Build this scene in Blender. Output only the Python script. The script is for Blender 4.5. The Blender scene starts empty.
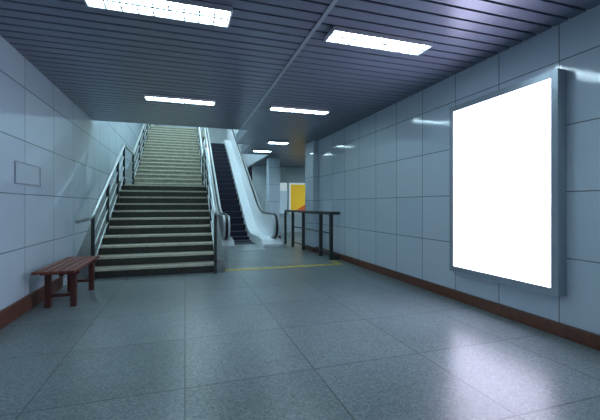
import bpy, bmesh, math
from mathutils import Vector, Matrix
S=bpy.context.scene
S.view_settings.view_transform='Standard'
COL=S.collection
# ---------- materials ----------
def mat(name,color,rough=0.5,metal=0.0,emit=None,es=0,noise=None,spec=0.5,bump=0.0):
    m=bpy.data.materials.new(name); m.use_nodes=True
    nt=m.node_tree; b=nt.nodes['Principled BSDF']
    b.inputs['Base Color'].default_value=(*color,1); b.inputs['Roughness'].default_value=rough
    b.inputs['Metallic'].default_value=metal; b.inputs['Specular IOR Level'].default_value=spec
    if emit: 
        b.inputs['Emission Color'].default_value=(*emit,1); b.inputs['Emission Strength'].default_value=es
    if noise:
        g=nt.nodes.new('ShaderNodeNewGeometry'); n=nt.nodes.new('ShaderNodeTexNoise'); n.inputs['Scale'].default_value=noise[0]
        n.inputs['Detail'].default_value=4
        nt.links.new(g.outputs['Position'],n.inputs['Vector'])
        r=nt.nodes.new('ShaderNodeMapRange'); r.inputs['From Min'].default_value=.3; r.inputs['From Max'].default_value=.7
        r.inputs['To Min'].default_value=1-noise[1]; r.inputs['To Max'].default_value=1+noise[1]
        nt.links.new(n.outputs['Fac'],r.inputs['Value'])
        v=nt.nodes.new('ShaderNodeVectorMath'); v.operation='SCALE'; v.inputs[0].default_value=color
        nt.links.new(r.outputs['Result'],v.inputs['Scale']); nt.links.new(v.outputs['Vector'],b.inputs['Base Color'])
    return m
def tile_mat(name,c1,c2,mortar,w,h,off=(0,0),rough=.2,msize=.006,spec=.5):
    m=bpy.data.materials.new(name); m.use_nodes=True; nt=m.node_tree; L=nt.links; b=nt.nodes['Principled BSDF']
    g=nt.nodes.new('ShaderNodeNewGeometry'); s=nt.nodes.new('ShaderNodeSeparateXYZ'); L.new(g.outputs['Position'],s.inputs[0])
    a=nt.nodes.new('ShaderNodeMath'); a.operation='ADD'; L.new(s.outputs['X'],a.inputs[0]); L.new(s.outputs['Y'],a.inputs[1])
    a1=nt.nodes.new('ShaderNodeMath'); a1.operation='ADD'; L.new(a.outputs[0],a1.inputs[0]); a1.inputs[1].default_value=50+off[0]
    a2=nt.nodes.new('ShaderNodeMath'); a2.operation='ADD'; L.new(s.outputs['Z'],a2.inputs[0]); a2.inputs[1].default_value=h*20+off[1]
    c=nt.nodes.new('ShaderNodeCombineXYZ'); L.new(a1.outputs[0],c.inputs[0]); L.new(a2.outputs[0],c.inputs[1])
    k=nt.nodes.new('ShaderNodeTexBrick'); k.offset=0; k.inputs['Scale'].default_value=1
    k.inputs['Brick Width'].default_value=w; k.inputs['Row Height'].default_value=h; k.inputs['Mortar Size'].default_value=msize
    k.inputs['Mortar Smooth'].default_value=.3
    k.inputs['Color1'].default_value=(*c1,1);k.inputs['Color2'].default_value=(*c2,1);k.inputs['Mortar'].default_value=(*mortar,1)
    L.new(c.outputs[0],k.inputs['Vector']); 
    n=nt.nodes.new('ShaderNodeTexNoise'); n.inputs['Scale'].default_value=2.2; L.new(g.outputs['Position'],n.inputs['Vector'])
    L.new(k.outputs['Color'],b.inputs['Base Color'])
    b.inputs['Roughness'].default_value=rough; b.inputs['Specular IOR Level'].default_value=spec
    bp=nt.nodes.new('ShaderNodeBump'); bp.inputs['Strength'].default_value=.5; bp.inputs['Distance'].default_value=.004
    inv=nt.nodes.new('ShaderNodeMath'); inv.operation='SUBTRACT'; inv.inputs[0].default_value=1; L.new(k.outputs['Fac'],inv.inputs[1])
    n2=nt.nodes.new('ShaderNodeMath'); n2.operation='MULTIPLY_ADD'; L.new(n.outputs['Fac'],n2.inputs[0]); n2.inputs[1].default_value=1.8; L.new(inv.outputs[0],n2.inputs[2])
    L.new(n2.outputs[0],bp.inputs['Height']); L.new(bp.outputs[0],b.inputs['Normal'])
    return m
def floor_mat():
    m=bpy.data.materials.new('terrazzo_floor'); m.use_nodes=True; nt=m.node_tree; L=nt.links; b=nt.nodes['Principled BSDF']
    g=nt.nodes.new('ShaderNodeNewGeometry')
    mp=nt.nodes.new('ShaderNodeMapping'); mp.inputs['Location'].default_value=(45.0,45.25,0); L.new(g.outputs['Position'],mp.inputs['Vector'])
    k=nt.nodes.new('ShaderNodeTexBrick'); k.offset=0; k.inputs['Scale'].default_value=1
    k.inputs['Brick Width'].default_value=.9; k.inputs['Row Height'].default_value=.9; k.inputs['Mortar Size'].default_value=.006
    k.inputs['Color1'].default_value=(1,1,1,1);k.inputs['Color2'].default_value=(.76,.78,.78,1);k.inputs['Mortar'].default_value=(.4,.4,.4,1)
    L.new(mp.outputs[0],k.inputs['Vector'])
    v=nt.nodes.new('ShaderNodeTexVoronoi'); v.inputs['Scale'].default_value=100; L.new(g.outputs['Position'],v.inputs['Vector'])
    hs=nt.nodes.new('ShaderNodeSeparateColor'); L.new(v.outputs['Color'],hs.inputs[0])
    cr=nt.nodes.new('ShaderNodeValToRGB'); e=cr.color_ramp.elements
    e[0].position=0; e[0].color=(.12,.155,.16,1); e[1].position=1; e[1].color=(.31,.38,.39,1)
    x=e.new(.3); x.color=(.185,.235,.24,1); x=e.new(.75); x.color=(.23,.285,.29,1)
    L.new(hs.outputs[0],cr.inputs[0])
    n=nt.nodes.new('ShaderNodeTexNoise'); n.inputs['Scale'].default_value=.9; n.inputs['Detail'].default_value=5; L.new(g.outputs['Position'],n.inputs['Vector'])
    r=nt.nodes.new('ShaderNodeMapRange'); r.inputs['From Min'].default_value=.3; r.inputs['From Max'].default_value=.7; r.inputs['To Min'].default_value=.85; r.inputs['To Max'].default_value=1.1
    L.new(n.outputs['Fac'],r.inputs['Value'])
    mx=nt.nodes.new('ShaderNodeMixRGB'); mx.blend_type='MULTIPLY'; mx.inputs[0].default_value=1; L.new(cr.outputs[0],mx.inputs[1]); L.new(k.outputs['Color'],mx.inputs[2])
    vm=nt.nodes.new('ShaderNodeVectorMath'); vm.operation='SCALE'; L.new(mx.outputs[0],vm.inputs[0]); L.new(r.outputs[0],vm.inputs['Scale'])
    L.new(vm.outputs[0],b.inputs['Base Color'])
    b.inputs['Roughness'].default_value=.3
    n3=nt.nodes.new('ShaderNodeTexNoise'); n3.inputs['Scale'].default_value=60; L.new(g.outputs['Position'],n3.inputs['Vector'])
    bp=nt.nodes.new('ShaderNodeBump'); bp.inputs['Strength'].default_value=.22; bp.inputs['Distance'].default_value=.002
    L.new(n3.outputs['Fac'],bp.inputs['Height']); L.new(bp.outputs[0],b.inputs['Normal'])
    return m
M={}
M['wr']=tile_mat('glazed_tile_right',(.68,.76,.83),(.62,.71,.79),(.2,.25,.29),.66,.6,(0.45,-.12),.09)
M['wl']=tile_mat('glazed_tile_left',(.62,.74,.82),(.56,.69,.78),(.17,.23,.27),.92,.6,(.3,-.12),.09)
M['floor']=floor_mat()
M['slat']=mat('ceiling_slat_metal',(.185,.215,.285),.32,.3)
M['dark']=mat('ceiling_void',(.010,.012,.018),.9)
M['brown']=mat('brown_stone',(.14,.05,.028),.35,noise=(12,.25))
M['frame']=mat('grey_aluminium',(.36,.42,.47),.35,.4)
M['screen']=mat('lightbox_face',(.8,.8,.8),.4,emit=(.80,.75,1.0),es=6.8)
M['tube']=mat('fluorescent_tube',(.9,.9,.9),.4,emit=(.66,.89,1.0),es=57)
M['tray']=mat('fixture_tray',(.75,.82,.85),.3,emit=(.70,.9,1),es=.4)
M['white']=mat('white_enamel',(.6,.65,.68),.35)
M['louver']=mat('louver_metal',(.45,.5,.54),.25,.7)
M['steel']=mat('brushed_steel',(.42,.47,.47),.3,.8)
M['post']=mat('dark_painted_metal',(.035,.045,.045),.4,.3)
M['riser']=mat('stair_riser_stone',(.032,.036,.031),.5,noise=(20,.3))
M['riser2']=mat('stair_riser_stone_upper',(.21,.21,.15),.5,noise=(10,.25))  # paler riser colour, used on the upper flight only
M['tread']=mat('stair_tread_stone',(.48,.48,.38),.45,noise=(25,.2))
M['curb']=mat('stair_curb',(.14,.165,.16),.5,noise=(10,.2))
M['wood']=mat('red_brown_wood',(.19,.045,.026),.45,noise=(18,.35))
M['rust']=mat('brown_painted_iron',(.08,.022,.016),.5)
M['rubber']=mat('black_rubber',(.012,.013,.015),.35)
M['esc']=mat('escalator_panel',(.74,.80,.83),.25,.1)
M['escstep']=mat('escalator_step',(.012,.013,.03),.5,.3)
M['escn']=mat('escalator_step_edge',(.05,.06,.09),.5,.3)
M['yellow']=mat('yellow_floor_tape',(.70,.56,.07),.6,noise=(9,.25))
M['plaster']=mat('plaster',(.64,.71,.74),.6,noise=(3,.08))
M['pyellow']=mat('poster_yellow',(.8,.52,.03),.5,emit=(.85,.55,.03),es=.35)
M['pred']=mat('poster_orange_red',(.65,.12,.03),.5,emit=(.65,.12,.03),es=.25)
M['blue']=mat('sign_pale_blue',(.35,.5,.6),.4,emit=(.45,.62,.72),es=.35)
M['signw']=mat('sign_white',(.7,.8,.85),.4,emit=(.8,.95,1),es=.4)
M['rectfill']=mat('framed_rectangle_fill',(.54,.65,.72),.2)
# ---------- helpers ----------
def empty(name,loc=(0,0,0),parent=None):
    o=bpy.data.objects.new(name,None); COL.objects.link(o); o.location=loc; o.empty_display_size=.1; o.parent=parent; return o
def addbox(bm,a,b,mi=0):
    x0,y0,z0=a;x1,y1,z1=b
    v=[bm.verts.new(p) for p in [(x0,y0,z0),(x1,y0,z0),(x1,y1,z0),(x0,y1,z0),(x0,y0,z1),(x1,y0,z1),(x1,y1,z1),(x0,y1,z1)]]
    for f in [(0,3,2,1),(4,5,6,7),(0,1,5,4),(1,2,6,5),(2,3,7,6),(3,0,4,7)]:
        bm.faces.new([v[i] for i in f]).material_index=mi
def obj(name,bm,mats,parent=None,bevel=0,smooth=False):
    bmesh.ops.recalc_face_normals(bm,faces=bm.faces)
    me=bpy.data.meshes.new(name); bm.to_mesh(me); bm.free()
    for m in mats: me.materials.append(M[m])
    if smooth:
        for p in me.polygons: p.use_smooth=True
    o=bpy.data.objects.new(name,me); COL.objects.link(o)
    if parent: o.parent=parent
    if bevel:
        bv=o.modifiers.new('bevel','BEVEL'); bv.width=bevel; bv.segments=2; bv.limit_method='ANGLE'
    return o
def boxes(name,lst,mats,parent=None,bevel=0):
    bm=bmesh.new()
    for t in lst: addbox(bm,t[0],t[1],t[2] if len(t)>2 else 0)
    return obj(name,bm,mats,parent,bevel)
def tube(name,paths,r,m,parent=None,res=6):
    cu=bpy.data.curves.new(name,'CURVE'); cu.dimensions='3D'; cu.bevel_depth=r; cu.bevel_resolution=res; cu.use_fill_caps=True
    for p in paths:
        s=cu.splines.new('POLY'); s.points.add(len(p)-1)
        for i,q in enumerate(p): s.points[i].co=(*q,1)
    cu.materials.append(M[m]); o=bpy.data.objects.new(name,cu); COL.objects.link(o)
    dg=bpy.context.evaluated_depsgraph_get(); me=bpy.data.meshes.new_from_object(o.evaluated_get(dg))
    bpy.data.objects.remove(o)
    o2=bpy.data.objects.new(name,me); COL.objects.link(o2); o2.parent=parent
    for p in me.polygons:p.use_smooth=True
    return o2
XL,XR,H=-1.72,3.27,2.86
YB=-4.0; YE=7.85
# ---------- shell ----------
boxes('floor',[((XL-.2,YB-.2,-.1),(8.2,15.2,0))],['floor'])
boxes('wall_left',[((XL-.2,YB,0),(XL,24,7.2))],['wl'])
boxes('wall_right',[((XR,YB,0),(XR+.3,9.0,H+.2))],['wr'])
boxes('wall_back',[((XL-.2,YB-.2,0),(XR+.3,YB,H+.2))],['wr'])
boxes('wall_far',[((2.75,15,0),(8.2,15.2,H+.2))],['plaster'])
boxes('wall_side',[((8.0,9.0,0),(8.2,15,H+.2)),((XR+.3,8.8,0),(8.2,9.0,H+.2))],['plaster'])
boxes('wall_stairwell',[((XL-.2,24,4.5),(4.0,24.2,7.2)),((2.62,11.5,H+.02),(2.72,24,7.2)),
     ((1.30,YE,H+.22),(1.34,9.7,7.2)),((1.34,9.66,H+.22),(1.74,9.7,7.2)),((1.70,9.7,H+.22),(1.74,11.5,7.2)),((1.74,11.46,H+.22),(2.62,11.5,7.2)),
     ((XL,YE-.06,H+.22),(1.74,YE,7.2))],['plaster'])
boxes('ceiling_stairwell',[((XL-.2,YE-.1,7.2),(4.0,24.2,7.3))],['plaster'])
boxes('baseboard_left',[((XL,YB,0),(XL+.03,6.0,.17))],['brown'],bevel=.004)
boxes('baseboard_right',[((XR-.03,YB,0),(XR,8.55,.12))],['brown'],bevel=.004)
# ceiling with slats
bm=bmesh.new()
pitch=.15
def slats(x0,x1,y0,y1):
    y=y0
    while y<y1-.05:
        e=min(y+pitch-.028,y1)
        addbox(bm,(x0,y,H),(x1,e,H+.012),0)
        addbox(bm,(x0,y,H+.012),(x1,y+.004,H+.05),0); addbox(bm,(x0,e-.004,H+.012),(x1,e,H+.05),0)
        y+=pitch
    addbox(bm,(x0,y0,H+.09),(x1,y1,H+.2),1)
slats(XL,1.15,YB,YE); slats(1.17,XR,YB,YE)
slats(1.35,1.75,YE,9.7)
slats(1.75,XR,YE+.0,11.5); slats(XR,8,9.05,11.5); slats(2.73,8.0,11.5,15)
addbox(bm,(1.14,YB,H-.008),(1.18,YE,H+.0),2)
addbox(bm,(XL,YE-.02,H-.005),(1.35,YE+.01,H+.22),0)
addbox(bm,(1.32,YE,H-.005),(1.35,9.7,H+.22),0)
addbox(bm,(1.32,9.68,H-.005),(1.75,9.71,H+.22),0)
addbox(bm,(1.72,9.71,H-.005),(1.75,11.5,H+.22),0)
addbox(bm,(1.72,11.49,H-.005),(2.73,11.52,H+.22),0)
obj('ceiling',bm,['slat','dark','frame'])
# ---------- light fixtures ----------
def fixture(x0,x1,y0,y1,es=True):
    e=empty('fluorescent_ceiling_light',((x0+x1)/2,(y0+y1)/2,H))
    hx,hy=(x1-x0)/2,(y1-y0)/2
    z0=-.045
    boxes('housing',[((-hx,-hy,-.012),(hx,hy,-.006)),((-hx,-hy,z0),(-hx+.015,hy,-.012)),((hx-.015,-hy,z0),(hx,hy,-.012)),
        ((-hx+.015,-hy,z0),(hx-.015,-hy+.012,-.012)),((-hx+.015,hy-.012,z0),(hx-.015,hy,-.012))],['white'],e)
    boxes('reflector',[((-hx+.015,-hy+.012,-.016),(hx-.015,hy-.012,-.0125))],['tray'],e)
    tube('tubes',[[(-hx+.025,s*hy*.45,-.027),(hx-.025,s*hy*.45,-.027)] for s in (-1,1)],.010,'tube',e,4)
    lv=[]
    n=9
    for i in range(1,n):
        x=-hx+.02+(2*hx-.04)*i/n
        lv.append(((x-.006,-hy+.012,z0),(x+.006,hy-.012,z0+.007)))
    lv.append(((-hx+.02,-.016,z0),(hx-.02,.016,z0+.007)))
    boxes('louver',lv,['louver'],e)
fixture(-.76,.38,3.0,3.29); fixture(1.31,2.40,3.03,3.27)
fixture(1.31,2.42,.3,.54); fixture(-.85,.37,-.4,-.16)
fixture(-.58,.46,5.74,5.94); fixture(1.36,2.40,5.74,5.94)
fixture(2.05,2.6,8.95,9.2); fixture(1.95,2.5,10.5,10.75)
fixture(4.2,5.4,9.4,9.7); fixture(4.6,5.8,10.3,10.6); fixture(5.6,6.8,10.9,11.2); fixture(5.4,6.6,13.2,13.45)  # out-of-view fixtures added behind the pillar to brighten the far room
for (x,y) in ((-.6,9.4),(-.5,11.2),(.4,14.5),(.6,19.5)):
    e=empty('stairwell_light',(x,y,7.2))
    boxes('housing',[((-.8,-.2,-.08),(.8,.2,-.001))],['white'],e); boxes('diffuser',[((-.75,-.18,-.1),(.75,.18,-.081))],['tube'],e)
# ---------- lightbox ----------
e=empty('advertising_lightbox',(XR,3.0,1.38))
y0,y1,z0,z1=2.31-3.0,3.68-3.0,.38-1.38,2.42-1.38
fw=.068
boxes('frame',[((-.11,y0,z0),(-.001,y0+fw,z1)),((-.11,y1-fw,z0),(-.001,y1,z1)),((-.11,y0+fw,z0),(-.001,y1-fw,z0+fw)),((-.11,y0+fw,z1-fw),(-.001,y1-fw,z1)),
   ((-.03,y0+fw,z0+fw),(-.001,y1-fw,z1-fw))],['frame'],e,.004)
boxes('lit_panel',[((-.107,y0+fw+.001,z0+fw+.001),(-.08,y1-fw-.001,z1-fw-.001))],['screen'],e)
# ---------- pillars ----------
boxes('tiled_pillar',[((3.12,8.56,0),(XR-.001,9.2,H-.01)),((XR-.001,9.01,0),(3.6,9.2,H-.01)),((3.10,8.54,0),(3.12,9.22,.12),1),((3.12,8.54,0),(XR-.001,8.56,.12),1)],['wr','brown'])
boxes('tiled_pillar',[((2.80,12.2,0),(3.2,12.6,H-.01)),((2.78,12.18,0),(3.22,12.62,.12),1)],['wr','brown'])
# ---------- stairs ----------
SX0,SX1=-1.46,.54; Y0=6.53; R=.155; T=.3
e=empty('staircase',(0,0,0)); STAIR=e
def stepz():
    out=[];y=Y0
    for i in range(1,12): out.append((y,i*R)); y+=T
    y+=1.5
    for i in range(12,31): out.append((y,i*R)); y+=T
    return out,y
steps,yend=stepz()
lo=[];tr=[]
for i,(y,z) in enumerate(steps):
    yn=steps[i+1][0] if i+1<len(steps) else y+.3
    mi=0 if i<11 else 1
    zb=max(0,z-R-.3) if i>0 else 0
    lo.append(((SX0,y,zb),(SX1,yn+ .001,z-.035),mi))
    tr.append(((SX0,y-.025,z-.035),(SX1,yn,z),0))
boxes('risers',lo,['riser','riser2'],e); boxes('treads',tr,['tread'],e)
ztop=steps[-1][1]; yt=steps[-1][0]
def slope_slab(bm,x0,x1,pts,mi=0):
    prev=None
    for (y,a,b) in pts:
        cur=[bm.verts.new((x0,y,a)),bm.verts.new((x1,y,a)),bm.verts.new((x1,y,b)),bm.verts.new((x0,y,b))]
        if prev:
            for k in range(4):
                bm.faces.new((prev[k],prev[(k+1)%4],cur[(k+1)%4],cur[k])).material_index=mi
        else: bm.faces.new(cur[::-1]).material_index=mi
        prev=cur
    bm.faces.new(prev).material_index=mi
L1=steps[10][0]; L2=steps[11][0]
prof=[(Y0-.05,0,.08),(Y0+.0,0,R+.06),(L1,0,11*R+.08),(L2,0,11*R+.08),(yt,ztop-.9,ztop+.08)]
bm=bmesh.new(); slope_slab(bm,SX1+.002,SX1+.14,prof); slope_slab(bm,XL+.002,SX0-.002,prof)
obj('curbs',bm,['curb'],e)
boxes('upper_floor',[((XL+.001,yt+.31,ztop-.3),(.88,23.99,ztop))],['tread'])
def line_z(y):
    if y<=Y0: return 0
    if y<=L1: return R+(y-Y0)/T*R
    if y<=L2: return 11*R
    return min(12*R+(y-L2)/T*R,ztop)
def stair_rail(name,x,ext):
    e=empty(name,(x,0,0),STAIR); h=.92
    top=[(0,Y0-.1,1.03),(0,L1-.05,11*R+h+.02),(0,L2-.25,11*R+h+.02),(0,yt,ztop+h),(0,yt+1.0,ztop+h)]
    if ext: top=[(-.14,Y0-.45,.95),(-.02,Y0-.3,.985)]+top
    tube('handrail',[top],.032,'steel',e)
    low=[]
    for d in (.25,.5,.74):
        low.append([(0,Y0-.05,1.03-d),(0,L1-.05,11*R+h-d),(0,L2-.25,11*R+h-d),(0,yt,ztop+h-d)])
    tube('lower_bars',low,.012,'steel',e)
    posts=[]
    def topz(y):
        for a,b in zip(top,top[1:]):
            if a[1]<=y<=b[1]+1e-6: return a[2]+(b[2]-a[2])*(y-a[1])/(b[1]-a[1])
        return ztop+h
    for y in [Y0-.1,Y0+1.05,Y0+2.1,L1-.05,L2-.25,L2+1.2,L2+2.4,L2+3.6,L2+4.8]:
        zb=0 if y<Y0 else line_z(y)
        posts.append(((-.024,y-.024,zb),(.024,y+.024,topz(y)-.01)))
    boxes('posts',posts,['post'],e)
stair_rail('stair_handrail_a',SX0+.06,True)
stair_rail('stair_handrail_b',SX1-.03,False)
# ---------- escalator ----------
e=empty('escalator',(0,0,0))
EY0=9.75; EK=12.1; slope=math.tan(math.radians(30)); 
def ez(y):
    t=y-EK; w=.7
    top=EK+ztop/slope
    def ramp(t): 
        if t<-w: return 0
        if t>w: return t
        return (t+w)**2/(4*w)
    return slope*(ramp(t)-ramp(y-top))
yend2=EK+ztop/slope+1.6
N=70
ys=[EY0+.33+(yend2-EY0-.33)*i/N for i in range(N+1)]
def arc(c,r,n=18):
    return [(c[0]-r*math.cos(a),c[1]+r*math.sin(a)) for a in [ -math.pi/2+math.pi*i/n for i in range(n+1)]]
for side,xc,s0,s1 in (('left',1.08,.90,1.28),('right',2.47,2.06,2.61)):
    hw=.09
    bm=bmesh.new()
    slope_slab(bm,xc-hw,xc+hw,[(y,max(ez(y)+.05,0),ez(y)+.91) for y in ys])
    c=(EY0+.33,.59); pts=arc(c,.32)
    a=[bm.verts.new((xc-hw,p[0],p[1])) for p in pts]; b=[bm.verts.new((xc+hw,p[0],p[1])) for p in pts]
    bm.faces.new(a); bm.faces.new(b[::-1])
    for i in range(len(a)-1): bm.faces.new((a[i],a[i+1],b[i+1],b[i]))
    obj('balustrade_'+side,bm,['esc'],e)
    path=[(xc,EY0+.6,.25)]+[(xc,p[0],p[1]) for p in arc(c,.345)]+[(xc,y,ez(y)+.935) for y in ys[1:]]
    tube('handrail_'+side,[path],.036,'rubber',e)
    bm=bmesh.new()
    slope_slab(bm,s0,s1,[(EY0-.02,0,.10),(EY0+.15,0,.22)]+[(y,max(ez(y)-.7,0),ez(y)+.26) for y in ys[1:]])
    obj('skirt_'+side,bm,['esc'],e)
boxes('landing_plate',[((1.28,EY0-.5,0),(2.06,EY0+1.0,.012))],['steel'],e)
bm=bmesh.new(); y=EY0+1.0
while y<yend2-.4:
    z=ez(y+.2)
    addbox(bm,(1.275,y,max(z-.45,0)),(2.065,y+.4,z+.012)); y+=.4
obj('steps',bm,['escstep'],e)
bm=bmesh.new(); y=EY0+1.0
while y<yend2-.4:
    z=ez(y+.2)+.012
    addbox(bm,(1.28,y-.012,z-.015),(2.06,y+.0,z+.004)); y+=.4
obj('step_nosings',bm,['escn'],e)
boxes('upper_landing',[((.9,yend2,ztop-.3),(2.6,23.99,ztop))],['tread'])
# ---------- guard railing ----------
e=empty('guard_railing',(3.0,7.2,0))
tp=[(.04,0),(.04,.62),(.0,1.8),(-.05,2.6)]
tube('top_rail',[[(x,y,1.02) for x,y in tp]+[(-.05,3.4,1.02)],[(.04,0,1.02),(.24,0,1.02)]],.035,'post',e)
tube('lower_rail',[[(x,y,.14) for x,y in tp],[(x,y,.58) for x,y in tp]],.016,'post',e)
boxes('posts',[((x-.035,y-.035,0),(x+.035,y+.035,1.0)) for x,y in tp]+[((-.05-.03,3.37,0),(-.05+.03,3.43,1.0)),((.08,-.03,0),(.22,.05,.10))],['post'],e,.004)
# ---------- yellow line ----------
boxes('yellow_floor_line',[((.70,6.58,0),(3.05,6.71,.003)),((2.97,6.71,0),(3.05,7.12,.003))],['yellow'])
# ---------- bench ----------
e=empty('wooden_bench',(-1.40,5.28,0))
sl=[]
for i in range(5):
    x=-.215+i*.087
    sl.append(((x,-.64,.425),(x+.070,.64,.455)))
boxes('seat_slats',sl,['wood'],e,.006)
fr=[]
for y in (-.42,.42):
    fr+=[((-.20,y-.025,.385),(.20,y+.025,.424)),((-.15,y-.03,.0),(-.09,y+.03,.385)),((.11,y-.03,0),(.17,y+.03,.385)),((-.09,y-.018,.12),(.11,y+.018,.155))]
fr.append(((-.02,-.395,.35),(.02,.395,.384)))
boxes('legs',fr,['rust'],e,.005)
# ---------- thin framed rectangle on left wall ----------
e=empty('wall_framed_rectangle',(XL,4.85,1.55))
boxes('panel',[((.001,-.33,-.11),(.012,.33,.11))],['rectfill'],e,.002)
boxes('rim',[((.001,-.34,-.12),(.016,.34,-.111)),((.001,-.34,.111),(.016,.34,.12)),((.001,-.34,-.111),(.016,-.331,.111)),((.001,.331,-.111),(.016,.34,.111))],['frame'],e)
# ---------- far signage ----------
e=empty('wall_poster',(4.75,15,1.5))
boxes('frame',[((-.40,-.04,-.66),(.40,-.001,.66))],['signw'],e,.004)
boxes('artwork',[((-.35,-.05,-.6),(.35,-.041,.6),0)],['pyellow'],e)
bm=bmesh.new()
vs=[bm.verts.new(p) for p in [(-.35,-.052,-.6),(.35,-.052,-.6),(.35,-.052,-.25),(-.05,-.052,-.5)]]; bm.faces.new(vs)
obj('orange_shape',bm,['pred'],e)
e=empty('illuminated_sign',(3.95,15,1.5))
boxes('box',[((-.3,-.12,-.7),(.3,-.001,.7))],['frame'],e,.004)
boxes('face',[((-.26,-.13,-.66),(.26,-.121,.3),0),((-.26,-.13,.31),(.26,-.121,.66),1)],['blue','signw'],e)
# ---------- world ----------
w=bpy.data.worlds.new('w'); S.world=w; w.use_nodes=True
w.node_tree.nodes['Background'].inputs[0].default_value=(.2,.3,.4,1); w.node_tree.nodes['Background'].inputs[1].default_value=.05
# ---------- camera ----------
cd=bpy.data.cameras.new('camera'); c=bpy.data.objects.new('camera',cd); COL.objects.link(c)
cd.sensor_width=36; cd.lens=356/600*36; cd.shift_y=-5/600
c.location=(0,0,1.2); c.rotation_euler=(math.radians(90),0,math.radians(-17.9)); S.camera=c
